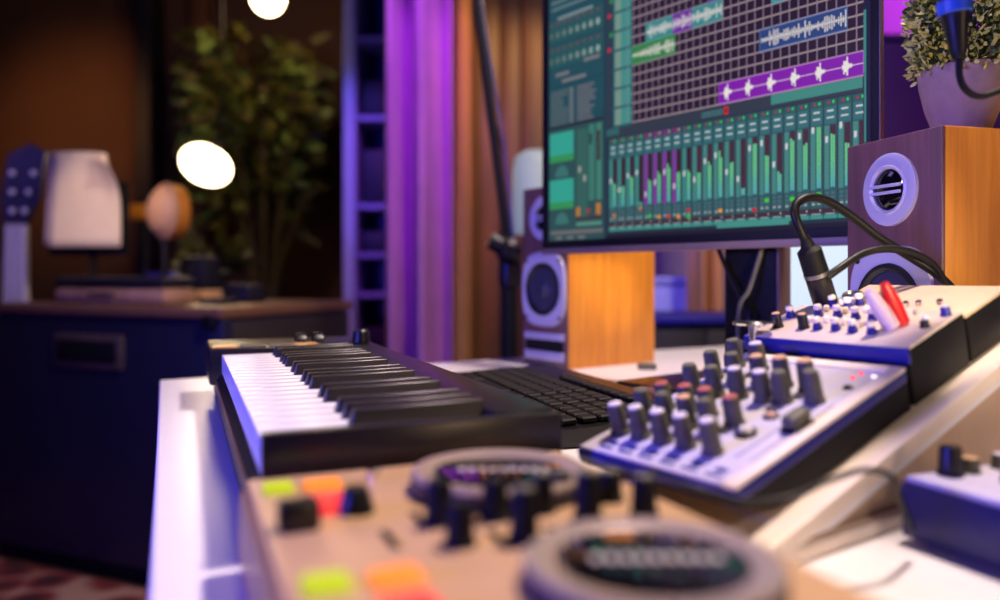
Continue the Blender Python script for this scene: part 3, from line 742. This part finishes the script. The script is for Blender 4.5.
# left browser panel
q2(UX0+.002, .138, .245, ZT-.014, (36, 74, 86))
q2(.035, .115, .4165, .4225, (120, 134, 140), 2)
for z in (.435, .446, .457): q2(.02, .06+z*.1, z, z+.004, (96, 120, 126), 2)
for (zr, zd) in ((.394, .366), (.352, .326)):
    q2(UX0+.002, .138, zr-.012, zr+.024, (40, 82, 88), 2)
    for k in range(8):
        s_ = .020+k*.0152
        pts = [(s_+.0045*math.cos(a*math.pi/4), .0009, zr+.006*math.sin(a*math.pi/4)) for a in range(8)]
        g = 82+k*8; sc_.raw(pts, [tuple(range(8))], col=L(g, g+20, g+14))
        q2(s_-.003, s_+.003, zr+.016, zr+.0205, (112, 66, 72), 3)
for (xa, xb, z) in ((.095, .13, .337), (.03, .062, .325), (.045, .10, .313)): q2(xa, xb, z, z+.006, (112, 112, 116), 3)
q2(UX0+.002, .138, .3085, .310, (30, 60, 74), 3)
q2(UX0+.002, .138, .2505, .252, (30, 60, 74), 3)
for k in range(9):
    z = .252-.0052*0-k*.0
for k in range(11):
    z = .300-k*.0058
    if z < .246: break
    q2(.018, .018+random.uniform(.028, .044), z-.0018, z+.0014, (88, 100, 104), 3)
    q2(.062, .072, z-.002, z+.002, (110, 112, 118), 3)
    q2(.080, .080+random.uniform(.028, .046), z-.0018, z+.0016, (104, 104, 112), 3)
# lower left: meters
q2(UX0+.002, .138, .056, .2395, (46, 76, 80), 1)
for z0, z1 in ((.186, .233), (.109, .156)):
    q2(.0155, .072, z0, z1, (52, 156, 140), 2); q2(.0155, .072, z0-.001, z0+.010, (52, 140, 82), 3)
    pts = [(.045+.016*math.cos(a*math.pi/8), .0009, z0-.026+.019*math.sin(a*math.pi/8)) for a in range(9)]; sc_.raw(pts, [tuple(range(9))], col=L(58, 110, 106))
    q2(.042, .048, z0-.026, z0-.018, (36, 50, 60), 4)
q2(.079, .103, .09, .232, (54, 94, 88), 2); q2(.106, .119, .117, .236, (60, 116, 104), 2); q2(.123, .134, .117, .236, (66, 124, 108), 2)
q2(.108, .113, .205, .222, (36, 44, 58), 3); q2(.1245, .131, .178, .225, (62, 40, 52), 3)
q2(.083, .089, .163, .173, (150, 150, 146), 3); q2(.094, .100, .148, .158, (150, 150, 146), 3)
q2(.078, .087, .094, .108, (176, 116, 52), 3); q2(.122, .132, .094, .112, (176, 116, 52), 3); q2(.101, .110, .098, .104, (150, 50, 62), 3)
q2(.078, .134, .088, .092, (70, 46, 52), 3); q2(.078, .134, .078, .084, (80, 134, 118), 3)
q2(.018, .137, .066, .0725, (104, 102, 104), 3)
for k in range(3): q2(.030+.026*k, .046+.026*k, .058, .0625, (110, 110, 112), 3)
q2(.138, .1435, .056, ZT-.012, (38, 60, 74), 2)
# track header column
q2(.1435, .160, .226, ZT-.012, (46, 60, 76), 1)
q2(.160, .1945, .226, ZT-.012, (62, 136, 132), 1); q2(.162, .175, .226, ZT-.012, (104, 136, 126), 2)
for k in range(9):
    z = .2235+.0288*k
    q2(.156, .1945, z-.0015, z+.0018, (40, 84, 92), 3)
    for j in range(4): q2(.164, .172, z+.005+j*.006, z+.0075+j*.006, (136, 150, 138), 3)
for z in (.343, .3945): q2(.147, .154, z-.003, z+.003, (190, 44, 62), 3)
for z in (.3645, .416): q2(.151, .158, z-.003, z+.004, (52, 130, 74), 3)
# arrangement grid
GX0, GX1, GZ = .1955, .5416, .2262
q2(GX0, GX1, GZ-.0008, ZT-.012, (42, 26, 46), 1)
RP = .01395
k = 0
while GZ+k*RP < ZT-.013: q2(GX0, GX1, GZ+k*RP-.0011, GZ+k*RP+.0009, (156, 138, 142), 2); k += 1
s_ = .3902
while s_ > GX0: s_ -= .01196
while s_ < GX1:
    q2(s_-.0007, s_+.0007, GZ, ZT-.012, (136, 120, 136), 3); s_ += .01196
def wave(x0, x1, z0, z1, n, amps, c=(222, 214, 208)):
    zc = (z0+z1)/2; q2(x0+.002, x1-.001, zc-.0005, zc+.0005, c, 6); hw = (z1-z0)/2
    for i in range(n):
        x = x0+(x1-x0)*(i+.5)/n; a = (.12+amps(i/n)*random.choice((.25, .6, .85, 1, 1))*.8)*hw
        q2(x-(x1-x0)/n*.24, x+(x1-x0)/n*.24, zc-a, zc+a*random.uniform(.8, 1.1), c, 6)
def clip(x0, x1, r0, c, edge):
    z0, z1 = GZ+r0*RP, GZ+(r0+2)*RP
    q2(x0, x1, z0, z1, edge, 4); q2(x0+.0006, x1-.0004, z0+.0009, z1-.0009, c, 5); return z0, z1
z0, z1 = clip(.3474, GX1, 0, (124, 32, 164), (186, 110, 206))
q2(.349, GX1, (z0+z1)/2-.0006, (z0+z1)/2+.0005, (214, 186, 206), 6)
for i in range(6):
    xc = m_ = [.3597, .3916, .4233, .4555, .4878, .5207][i]
    for dx, a in ((-.003, .25), (-.0015, .7), (0, .5), (.001, .55), (.0022, .9), (.0035, .3), (.0050, .16), (.0065, .2), (.0078, .1)):
        q2(xc+dx-.0008, xc+dx+.0009, (z0+z1)/2-a*.0122, (z0+z1)/2+a*.0122*(.8 if dx < 0 else 1), (228, 220, 216), 7)
z0, z1 = clip(.4088, .5230, 4, (46, 66, 120), (110, 140, 196)); wave(.411, .5225, z0, z1, 40, lambda u: .12 if u < .08 else (.75 if u < .28 else (.55 if u < .33 else (.9*abs(math.sin(u*26)) if u < .6 else (.35 if u < .68 else .85*abs(math.sin(u*17+.8)))))))
z0, z1 = clip(.2218, .2708, 8, (62, 130, 134), (84, 150, 150)); wave(.224, .270, z0, z1, 22, lambda u: .15+.6*abs(math.sin(u*7.5)))
z0, z1 = clip(.2708, .3047, 8, (104, 52, 150), (120, 70, 160)); wave(.271, .3045, z0, z1, 15, lambda u: .35+.4*abs(math.sin(u*9)))
z0, z1 = clip(.3047, .3537, 8, (62, 130, 134), (84, 150, 150)); wave(.305, .353, z0, z1, 20, lambda u: .15+.6*abs(math.sin(u*8+1)))
z0, z1 = clip(GX0, .2762, 6, (56, 124, 74), (80, 140, 92)); wave(.197, .275, z0, z1, 30, lambda u: .1+.5*min(1, u*1.5) if u < .66 else (.12 if u < .76 else .7))
z0, z1 = clip(.4255, .4530, 8, (70, 140, 150), (84, 150, 170))
q2(.3300, .3480, GZ+10*RP, GZ+10.9*RP, (110, 60, 150), 5)
# right edge strips
q2(GX1, .5445, .23, .30, (58, 122, 120), 2)
q2(GX1, UX1, .056, ZT-.012, (30, 30, 58), 1); q2(GX1+.0008, .5445, .15, .300, (60, 132, 126), 3)
# transport strip and scrollbar
q2(.1435, GX1, .2085, GZ-.001, (52, 58, 72), 2)
q2(.145, .17, .212, .222, (50, 96, 100), 3); q2(.425, GX1-.001, .2125, GZ-.0015, (64, 132, 124), 3)
for i in range(5): q2(.321+.0067*i, .3265+.0067*i, .2125, .2195, (70, 120, 120), 4); q2(.3225+.0067*i, .325+.0067*i, .214, .218, (46, 60, 72), 5)
q2(.3560, .3625, .2115, .2215, (206, 36, 48), 4); q2(.3578, .3608, .2145, .2185, (60, 40, 50), 5)
# mixer strips
SP = .01722; x0s = [.4257-SP*k for k in range(0, 17)][::-1]+[.4257+SP*k for k in range(1, 7)]
q2(.1435, GX1, .062, .2085, (40, 52, 64), 2)
hts = [.5, .4, .6, .05, .48, .62, .75, .55, .58, .5, .68, .85, .6, .12, .88, .65, .35, .88, .74, 1.0, .86, .68, .6]
cp = [.55, .35, .62, .66, .2, .42, .6, .3, .52, .38, .7, .78, .45, .3, .82, .88, .48, .76, .9, .96, .78, .98, .8]
for i, x in enumerate(x0s):
    if x < .144 or x > .54: continue
    xr = min(x+SP-.0012, GX1)
    if xr-x < .004: continue
    pur = 4 <= i <= 7
    q2(x, xr, .066, .2065, (50, 86, 92), 3)
    q2(x+.0050, x+.0072, .2010, .2040, (176, 36, 56), 5); q2(x+.0105, min(x+.0129, xr), .2010, .2042, (60, 204, 84), 5)
    if pur: q2(x, xr, .1985, .2062, (100, 50, 110), 4)
    q2(x+.001, xr-.001, .1775, .1975, (54, 104, 112), 4)
    q2(x+.004, min(x+.012, xr), .1915, .1938, (188, 196, 196), 5); q2(x+.0035, min(x+.0125, xr), .1835, .1858, (176, 186, 186), 5)
    zt, zb = .1755, .1030
    q2(x+.0005, min(x+.0068, xr), zb-.002, zt, (124, 58, 150) if pur else (62, 128, 124), 5)
    if i > 8:
        for j in range(16): q2(x+.0028, x+.0045, zb+.001+j*.0045, zb+.003+j*.0045, (104, 120, 110), 6)
    q2(x+.0078, min(x+.0148, xr), zb, zt, (58, 30, 46), 5)
    if i > 8:
        for j in range(26):
            zz = zb+j*(zt-zb)/26; q2(x+.0078, min(x+.0148, xr), zz, zz+.0007, (96, 66, 78), 6)
    h = hts[i]*(zt-zb); nb = 8
    for (xa, xb, hh) in ((x+.0084, x+.0109, h), (x+.0113, x+.0138, h*random.uniform(.82, 1.08))):
        xb = min(xb, xr); hh = min(hh, zt-zb)
        if xa >= xb: continue
        for j in range(nb):
            f = j/nb; z_ = zb+hh*f
            u = z_-zb; w = min(1, u/.03)
            c = (int(84+16*w), int(172+20*w), int(176-40*w))
            q2(xa, xb, z_, zb+hh*(j+1)/nb, c, 7)
    zc = zb+cp[i]*(zt-zb); q2(x+.0020, x+.0052, zc-.0035, zc+.0035, (206, 200, 204), 8); q2(x+.0024, x+.0048, zc-.0048, zc-.0035, (110, 180, 200), 8)
    for (zz, h2) in ((.0965, .003), (.0915, .0028), (.0868, .0028)):
        q2(x+.002, x+.006, zz-h2/2, zz+h2/2, (76, 104, 112), 5); q2(x+.009, min(x+.013, xr), zz-h2/2, zz+h2/2, (76, 104, 112), 5)
    q2(x+.002, x+.006, .0830, .0852, (156, 168, 172), 5); q2(x+.009, min(x+.013, xr), .0830, .0852, (150, 160, 166), 5)
    q2(x, xr, .0735, .0790, (64, 44, 56), 5); q2(x+.012, x+.0135, .0752, .0775, (190, 170, 170), 6)
    q2(x+.002, min(x+.013, xr), .0715, .0728, (150, 160, 160), 5)
    q2(x, xr, .0665, .0710, (64, 140, 132), 5)
for i, z, c in [(3, .098, (80, 190, 70)), (4, .085, (70, 180, 70)), (3, .097, (200, 60, 60)), (5, .083, (214, 140, 40)), (6, .083, (200, 50, 60)), (7, .081, (214, 140, 40)), (8, .089, (190, 40, 50)), (8, .080, (50, 180, 60)), (11, .085, (230, 150, 50)), (14, .0825, (196, 30, 48)), (15, .0935, (60, 196, 50)), (17, .0925, (60, 196, 50)), (19, .0955, (70, 200, 50)), (0, .09, (200, 120, 50))]:
    if i < len(x0s) and x0s[i] > .144: q2(x0s[i]+.008, x0s[i]+.014, z-.0022, z+.0025, c, 9)
q2(.345, .45, .062, .0690, (66, 140, 130), 9); q2(.1435, GX1, .056, .0615, (34, 30, 48), 9)
sc_.build('screen_image', M['screen'], mon, smooth=False)
# stand
b = MB(); b.box(.332, .412, .035, .062, -.148, .20, .004); b.box(.30, .44, .02, .05, .10, .24, .004)
b.build('stand_neck', M['blackmatte'], mon)
MB().box(.412, .4155, .034, .063, -.148, .12, .001).build('stand_edge_strip', M['greyplastic'], mon)
MB().box(.22, .46, -.06, .16, -.1618, -.148, .004).build('stand_base', M['blacksatin'], mon)
# monitor cables
MOM = Matrix.Translation((XL_, DL_, HC)) @ Matrix.Rotation(mang, 4, 'Z'); MOI = MOM.inverted()
def monp(px, py, yl):
    o = MOI @ Vector((0, 0, HC)); d = MOI.to_3x3() @ (W(px, py, 1)-Vector((0, 0, HC))); tt = (yl-o.y)/d.y
    return MOM @ (o+d*tt)
c1 = [monp(706, 215, .028), monp(715, 240, .028), monp(726, 268, .024), monp(741, 297, .02), monp(749, 315, .015), monp(752, 345, .012), monp(755, 385, .0)]
tag(MB().tube(spline(c1), .0030, 10).build('display_cable', M['cable']), 'black cable running down rightward in front of the monitor neck', 'cable')
c2 = [monp(768, 215, .028), monp(764, 240, .028), monp(758, 262, .024), monp(749, 290, .016), monp(740, 306, .012), monp(738, 345, .0), monp(742, 385, -.01)]
tag(MB().tube(spline(c2), .0032, 10).build('power_cable', M['rubber']), 'greyish cable curving down leftward in front of the monitor neck', 'cable')

# ------------------------------------------------------------------ speakers
def speaker(loc, phi, label, h=.318, w=.122, d=.216, sc=1):
    t = thing('studio_speaker', label, 'speaker', (loc[0], loc[1], DZ), phi, 'pair of wooden studio speakers'); t.scale = (sc, sc, sc)
    MB().box(.004, d, 0, w, 0, h, .0015).build('cabinet', M['oak'], t)
    MB().box(0, .0045, 0, w, 0, h, .0015).build('front_baffle', M['walnut'], t)
    c = w/2
    T = face_mx((0, c, .262), '-x')
    r = MB().ring([(.022, .0), (.022, .004), (.025, .006), (.027, .0045), (.033, .0045), (.0385, .003), (.039, 0)], 56, mx=T).build('tweeter_ring', M['silverplastic'], t)
    MB().lathe([(.0225, .0006), (.021, .0016), (.015, .004), (.008, .0052), (.002, .0056)], 40, mx=T).build('tweeter_dome', M['jogblack'], r)
    b = MB(); 
    for dz in (-.0036, .0036): b.box(-.0017+dz*1, .0017+dz*1, -.022, .022, .006, .0085, .0006, mx=T)
    b.build('tweeter_bars', M['silverplastic'], r)
    # woofer with squarish plate
    T = face_mx((0, c, .137), '-x')
    def sq(n, a, bb, z, p=3.2):
        out = []
        for k in range(n):
            g = 2*math.pi*k/n; cc, ss = math.cos(g), math.sin(g)
            rr = (abs(cc)**p+abs(ss)**p)**(-1/p); out.append((a*rr*cc, bb*rr*ss, z))
        return out
    n = 56; A = sq(n, .0655, .0595, 0); B_ = sq(n, .0645, .0585, .004); Cc = [(.047*math.cos(2*math.pi*k/n), .047*math.sin(2*math.pi*k/n), .004) for k in range(n)]; E_ = [(x, y, 0) for x, y, _ in Cc]
    b = MB(); vs = A+B_+Cc+E_; fs = []
    for i in range(4):
        j = (i+1) % 4
        for k in range(n): k2 = (k+1) % n; fs.append((i*n+k, i*n+k2, j*n+k2, j*n+k))
    b.raw(vs, fs, mx=T); pl = b.build('woofer_plate', M['silverplastic'], t)
    MB().ring([(.047, .001), (.0465, .006), (.042, .0065), (.038, .003), (.038, .0005)], 56, mx=T).build('woofer_surround', M['surround'], pl)
    MB().lathe([(.0385, .0012), (.038, .0015), (.016, .0008), (.014, .003), (.008, .006), (.002, .0068)], 48, mx=T).build('woofer_cone', M['cone'], pl)
    for sx in (-1, 1):
        for sy in (-1, 1):
            MB().lathe([(.0035, .004), (.0035, .005), (.002, .0056)], 14, mx=T @ Matrix.Translation((sx*.050, sy*.046, 0))).build('screw', M['black'], pl)
    b = MB(); b.box(-.003, .001, .006, w-.006, .048, .060, .002); b.box(-.003, .001, .006, w-.006, .012, .028, .002); b.box(-.001, .002, .01, w-.01, .028, .048, 0, 1)
    b.build('bass_port', [M['silverplastic'], M['blackmatte']], t)
    return t
speaker((.114, 1.32), R(36), 'wooden speaker behind the monitor left edge, the farther of the pair')
speaker((.4078, .715), R(14), 'wooden speaker with the plant pot on top, right of the monitor', sc=.945, w=.137)

# ------------------------------------------------------------------ plant on right speaker
STZ = DZ+.318*.945+.0005
px_, py_ = (962-500)/775*.79, .79
pl = thing('potted_plant', 'small leafy plant in a clay pot on the right speaker', 'plant', (px_, py_, STZ))
MB().lathe([(.022, 0), (.028, .003), (.0385, .03), (.0445, .055), (.046, .068), (.045, .072), (.042, .071), (.040, .058)], 48).build('pot', M['pot'], pl)
pl.scale = (.88, .88, .98)
b = MB()
for k in range(26):
    a = random.uniform(0, 6.28); r = random.uniform(.0, .034)
    b.tube([(r*math.cos(a)*.6, r*math.sin(a)*.6, .055), (r*math.cos(a)*1.3, r*math.sin(a)*1.3, .12+random.uniform(0, .07))], .0009, 5)
b.build('stems', M['stem'], pl)
b = MB()
for k in range(7500):
    a = random.uniform(0, 6.28); z = random.uniform(.066, .235); R0 = .046+.012*math.sin(min(1, (z-.066)/.12)*math.pi)
    if z < .085: R0 = .05
    r = R0*random.uniform(.45, 1)+random.gauss(0, .002)
    p = Vector((r*math.cos(a), r*math.sin(a), z)); d = Vector((math.cos(a), math.sin(a), random.uniform(-.7, 1.0)))+Vector((random.gauss(0, .4), random.gauss(0, .4), 0))
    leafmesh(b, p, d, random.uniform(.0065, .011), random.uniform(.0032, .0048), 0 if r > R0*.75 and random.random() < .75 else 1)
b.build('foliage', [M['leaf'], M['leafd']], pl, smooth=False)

# ------------------------------------------------------------------ microphone at top right
mc = thing('microphone', 'dark microphone with a blue ring hanging at the top right', 'microphone', W(955, 14, .60)); mc.scale = (.84, .84, .84)
T = Matrix.Rotation(R(-5), 4, 'Y')
MB().lathe([(.0052, -.042), (.0075, -.034), (.0100, -.012), (.0125, .000)], 32, mx=T).build('handle', M['black'], mc)
MB().lathe([(.0125, -.0005), (.0145, .001), (.0148, .011), (.0135, .0125)], 32, mx=T).build('blue_ring', M['bluering'], mc)
MB().lathe([(.0135, .0125), (.0145, .03), (.018, .10), (.021, .12), (.021, .15)], 32, mx=T).build('body', M['blacksatin'], mc)
MB().lathe([(.021, .15), (.026, .165), (.027, .185), (.022, .205), (.008, .213)], 32, mx=T).build('grille', M['steel'], mc)
p = [Vector((.0035, 0, -.041)), Vector((.004, 0, -.055)), Vector((.008, 0, -.066)), Vector((.018, .0, -.0735)), Vector((.032, .0, -.072)), Vector((.055, .0, -.060)), Vector((.10, .02, -.02)), Vector((.16, .06, .06))]
cb = tag(MB().tube(spline(p), [.0030]*57, 10).build('microphone_cable', M['cable']), 'black cable curling from the hanging microphone past the pot', 'cable'); cb.location = W(955, 14, .60); cb.scale = (.86, .86, .86)
arm = thing('microphone_boom', 'black boom arm above the frame holding the hanging microphone', 'arm', W(956, 12, .60))
b = MB(); b.tube(spline([(.022, .0, .075), (.06, .02, .14), (.2, .1, .35), (.42, .25, .52)], 6), .007)
b.ring([(.0185, .06), (.0225, .06), (.0225, .085), (.0185, .085)], 28, mx=T)
b.build('boom', M['blacksatin'], arm)
MB().tube([(.42, .25, .52), (.42, .25, .0+DZ-W(956, 12, .60).z)], .010).build('post', M['blacksatin'], arm)

# ------------------------------------------------------------------ XLR plugs and cables on compact mixer
def along(pts, r): return MB().tube(spline(pts), r, 12)
x, y = ml(826, 304, H2); base = MXF @ Vector((x, y, H2))
D0 = base.y
x1 = thing('jack_plug', 'thick black plug with curved cable standing in the compact mixer', 'plug', base)
top = W(806, 240, D0-.01)-base
ax = top.normalized(); q = ax.to_track_quat('Z', 'Y').to_matrix().to_4x4(); Lh = top.length
MB().lathe([(.0095, .0), (.0105, .002), (.0105, Lh*.42), (.0080, Lh*.44)], 28, mx=q).build('plug_body', M['black'], x1)
MB().ring([(.0078, Lh*.44), (.0109, Lh*.44), (.0109, Lh*.50), (.0078, Lh*.50)], 28, mx=q).build('metal_collar', M['steel'], x1)
MB().lathe([(.0078, Lh*.47), (.0106, Lh*.50), (.0104, Lh*.84), (.0062, Lh*.90), (.0048, Lh*1.0)], 28, mx=q).build('plug_sleeve', M['blackmatte'], x1)
MB().tube([ax*Lh*.93, ax*Lh*1.05], [.0048, .0042]).build('strain_relief', M['cable'], x1)
c = [W(805, 240, D0-.01), W(797, 222, D0-.01), W(795, 207, D0-.005), W(806, 198, D0), W(825, 200, D0+.005), W(850, 215, D0+.01), W(880, 238, D0+.015), W(912, 258, D0+.02), W(938, 275, D0+.02), W(960, 297, D0+.03)]
tag(along(c, .0040).build('audio_cable', M['cable']), 'black audio cable arching from the upright plug over the speaker front', 'cable')
c = [W(826, 278, D0-.012), W(840, 268, D0-.01), W(862, 254, D0), W(885, 249, D0+.005), W(910, 252, D0+.01), W(930, 262, D0+.015), W(944, 280, D0+.02), W(958, 300, D0+.03)]
tag(along(c, .0034).build('audio_cable', M['cable']), 'lower thin black audio cable bending from the collar toward the right', 'cable')
c = [W(846, 268, D0), W(868, 262, D0+.01), W(888, 264, D0+.02), W(905, 285, D0+.03)]
# red and pale plugs leaning left
for bp, tp, m, nm, lb in [((902, 325), (884, 283), 'redplug', 'red_plug', 'bright red plug leaning left in the compact mixer'), ((893, 328), (868, 290), 'whiteplug', 'pale_plug', 'pale pinkish plug leaning beside the red plug')]:
    x, y = ml(bp[0], bp[1], H2); base = MXF @ Vector((x, y, H2)); t = thing(nm, lb, 'plug', base)
    top = W(tp[0], tp[1], base.y-.004)-base; ax = top.normalized(); q = ax.to_track_quat('Z', 'Y').to_matrix().to_4x4(); Lh = top.length
    MB().lathe([(.0045, 0), (.0065, .002), (.0062, Lh*.5), (.0045, Lh*.85), (.003, Lh)], 20, mx=q).build('plug_body', M[m], t)
    MB().lathe([(.005, -.001), (.0052, .002), (.005, .0025)], 20, mx=q).build('plug_nut', M['chrome'], t)
# thumbscrew left of compact mixer
base = W(741, 340, .64); 
t = thing('thumbscrew', 'chrome thumbscrew with flat disc head left of compact mixer', 'screw', mx=Matrix.Translation(base))
MB().tube([(0, 0, -.055), (0, 0, .0)], .0013, 10).build('threaded_rod', M['steel'], t)
b = MB()
for k in range(6): b.ring([(.0022, -.002*k-.001), (.0031, -.002*k-.0015), (.0022, -.002*k-.002)], 16)
b.build('thread', M['steel'], t)
MB().lathe([(.003, 0), (.004, .011), (.016, .0125), (.0165, .014), (.015, .0155)], 32, mx=Matrix.Translation((.010, 0, .0))).build('disc_head', M['chrome'], t)
# foreground cable along the wedge stand
c = [Vector((.075, .455, DZ+.06))*1, W(700, 490, .40), W(745, 502, .40), W(790, 497, .405), W(830, 480, .41), W(866, 470, .415), W(892, 478, .42), W(903, 505, .43), W(912, 530, .44)]
c[0] = W(650, 470, .42)
tag(along(c, .0017).build('audio_cable', M['cable']), 'thin dark cable draped across the front tip of the wedge stand', 'cable')
# small objects on the desk behind computer keyboard
t = smallbox('wooden_block', 'block', 'flat brown wooden block behind the computer keyboard right end', .165, 1.0, DZ, .09, .03, .014, M['walnut']); t.rotation_euler[2] = R(20)
t = smallbox('adapter_box', 'box', 'tiny grey adapter on the desk beside the far speaker', .252, 1.33, DZ, .03, .02, .010, M['rubber'])
o = MB().lathe([(.006, -.014), (.008, -.012), (.008, .012), (.006, .014)], 16, mx=Matrix.Rotation(R(90), 4, 'Y')).build('marker', M['bluering'], loc=W(645, 391, .88)); o.location.z = DZ+.0085
tag(o, 'small dark blue marker lying by the mixer knobs', 'marker')
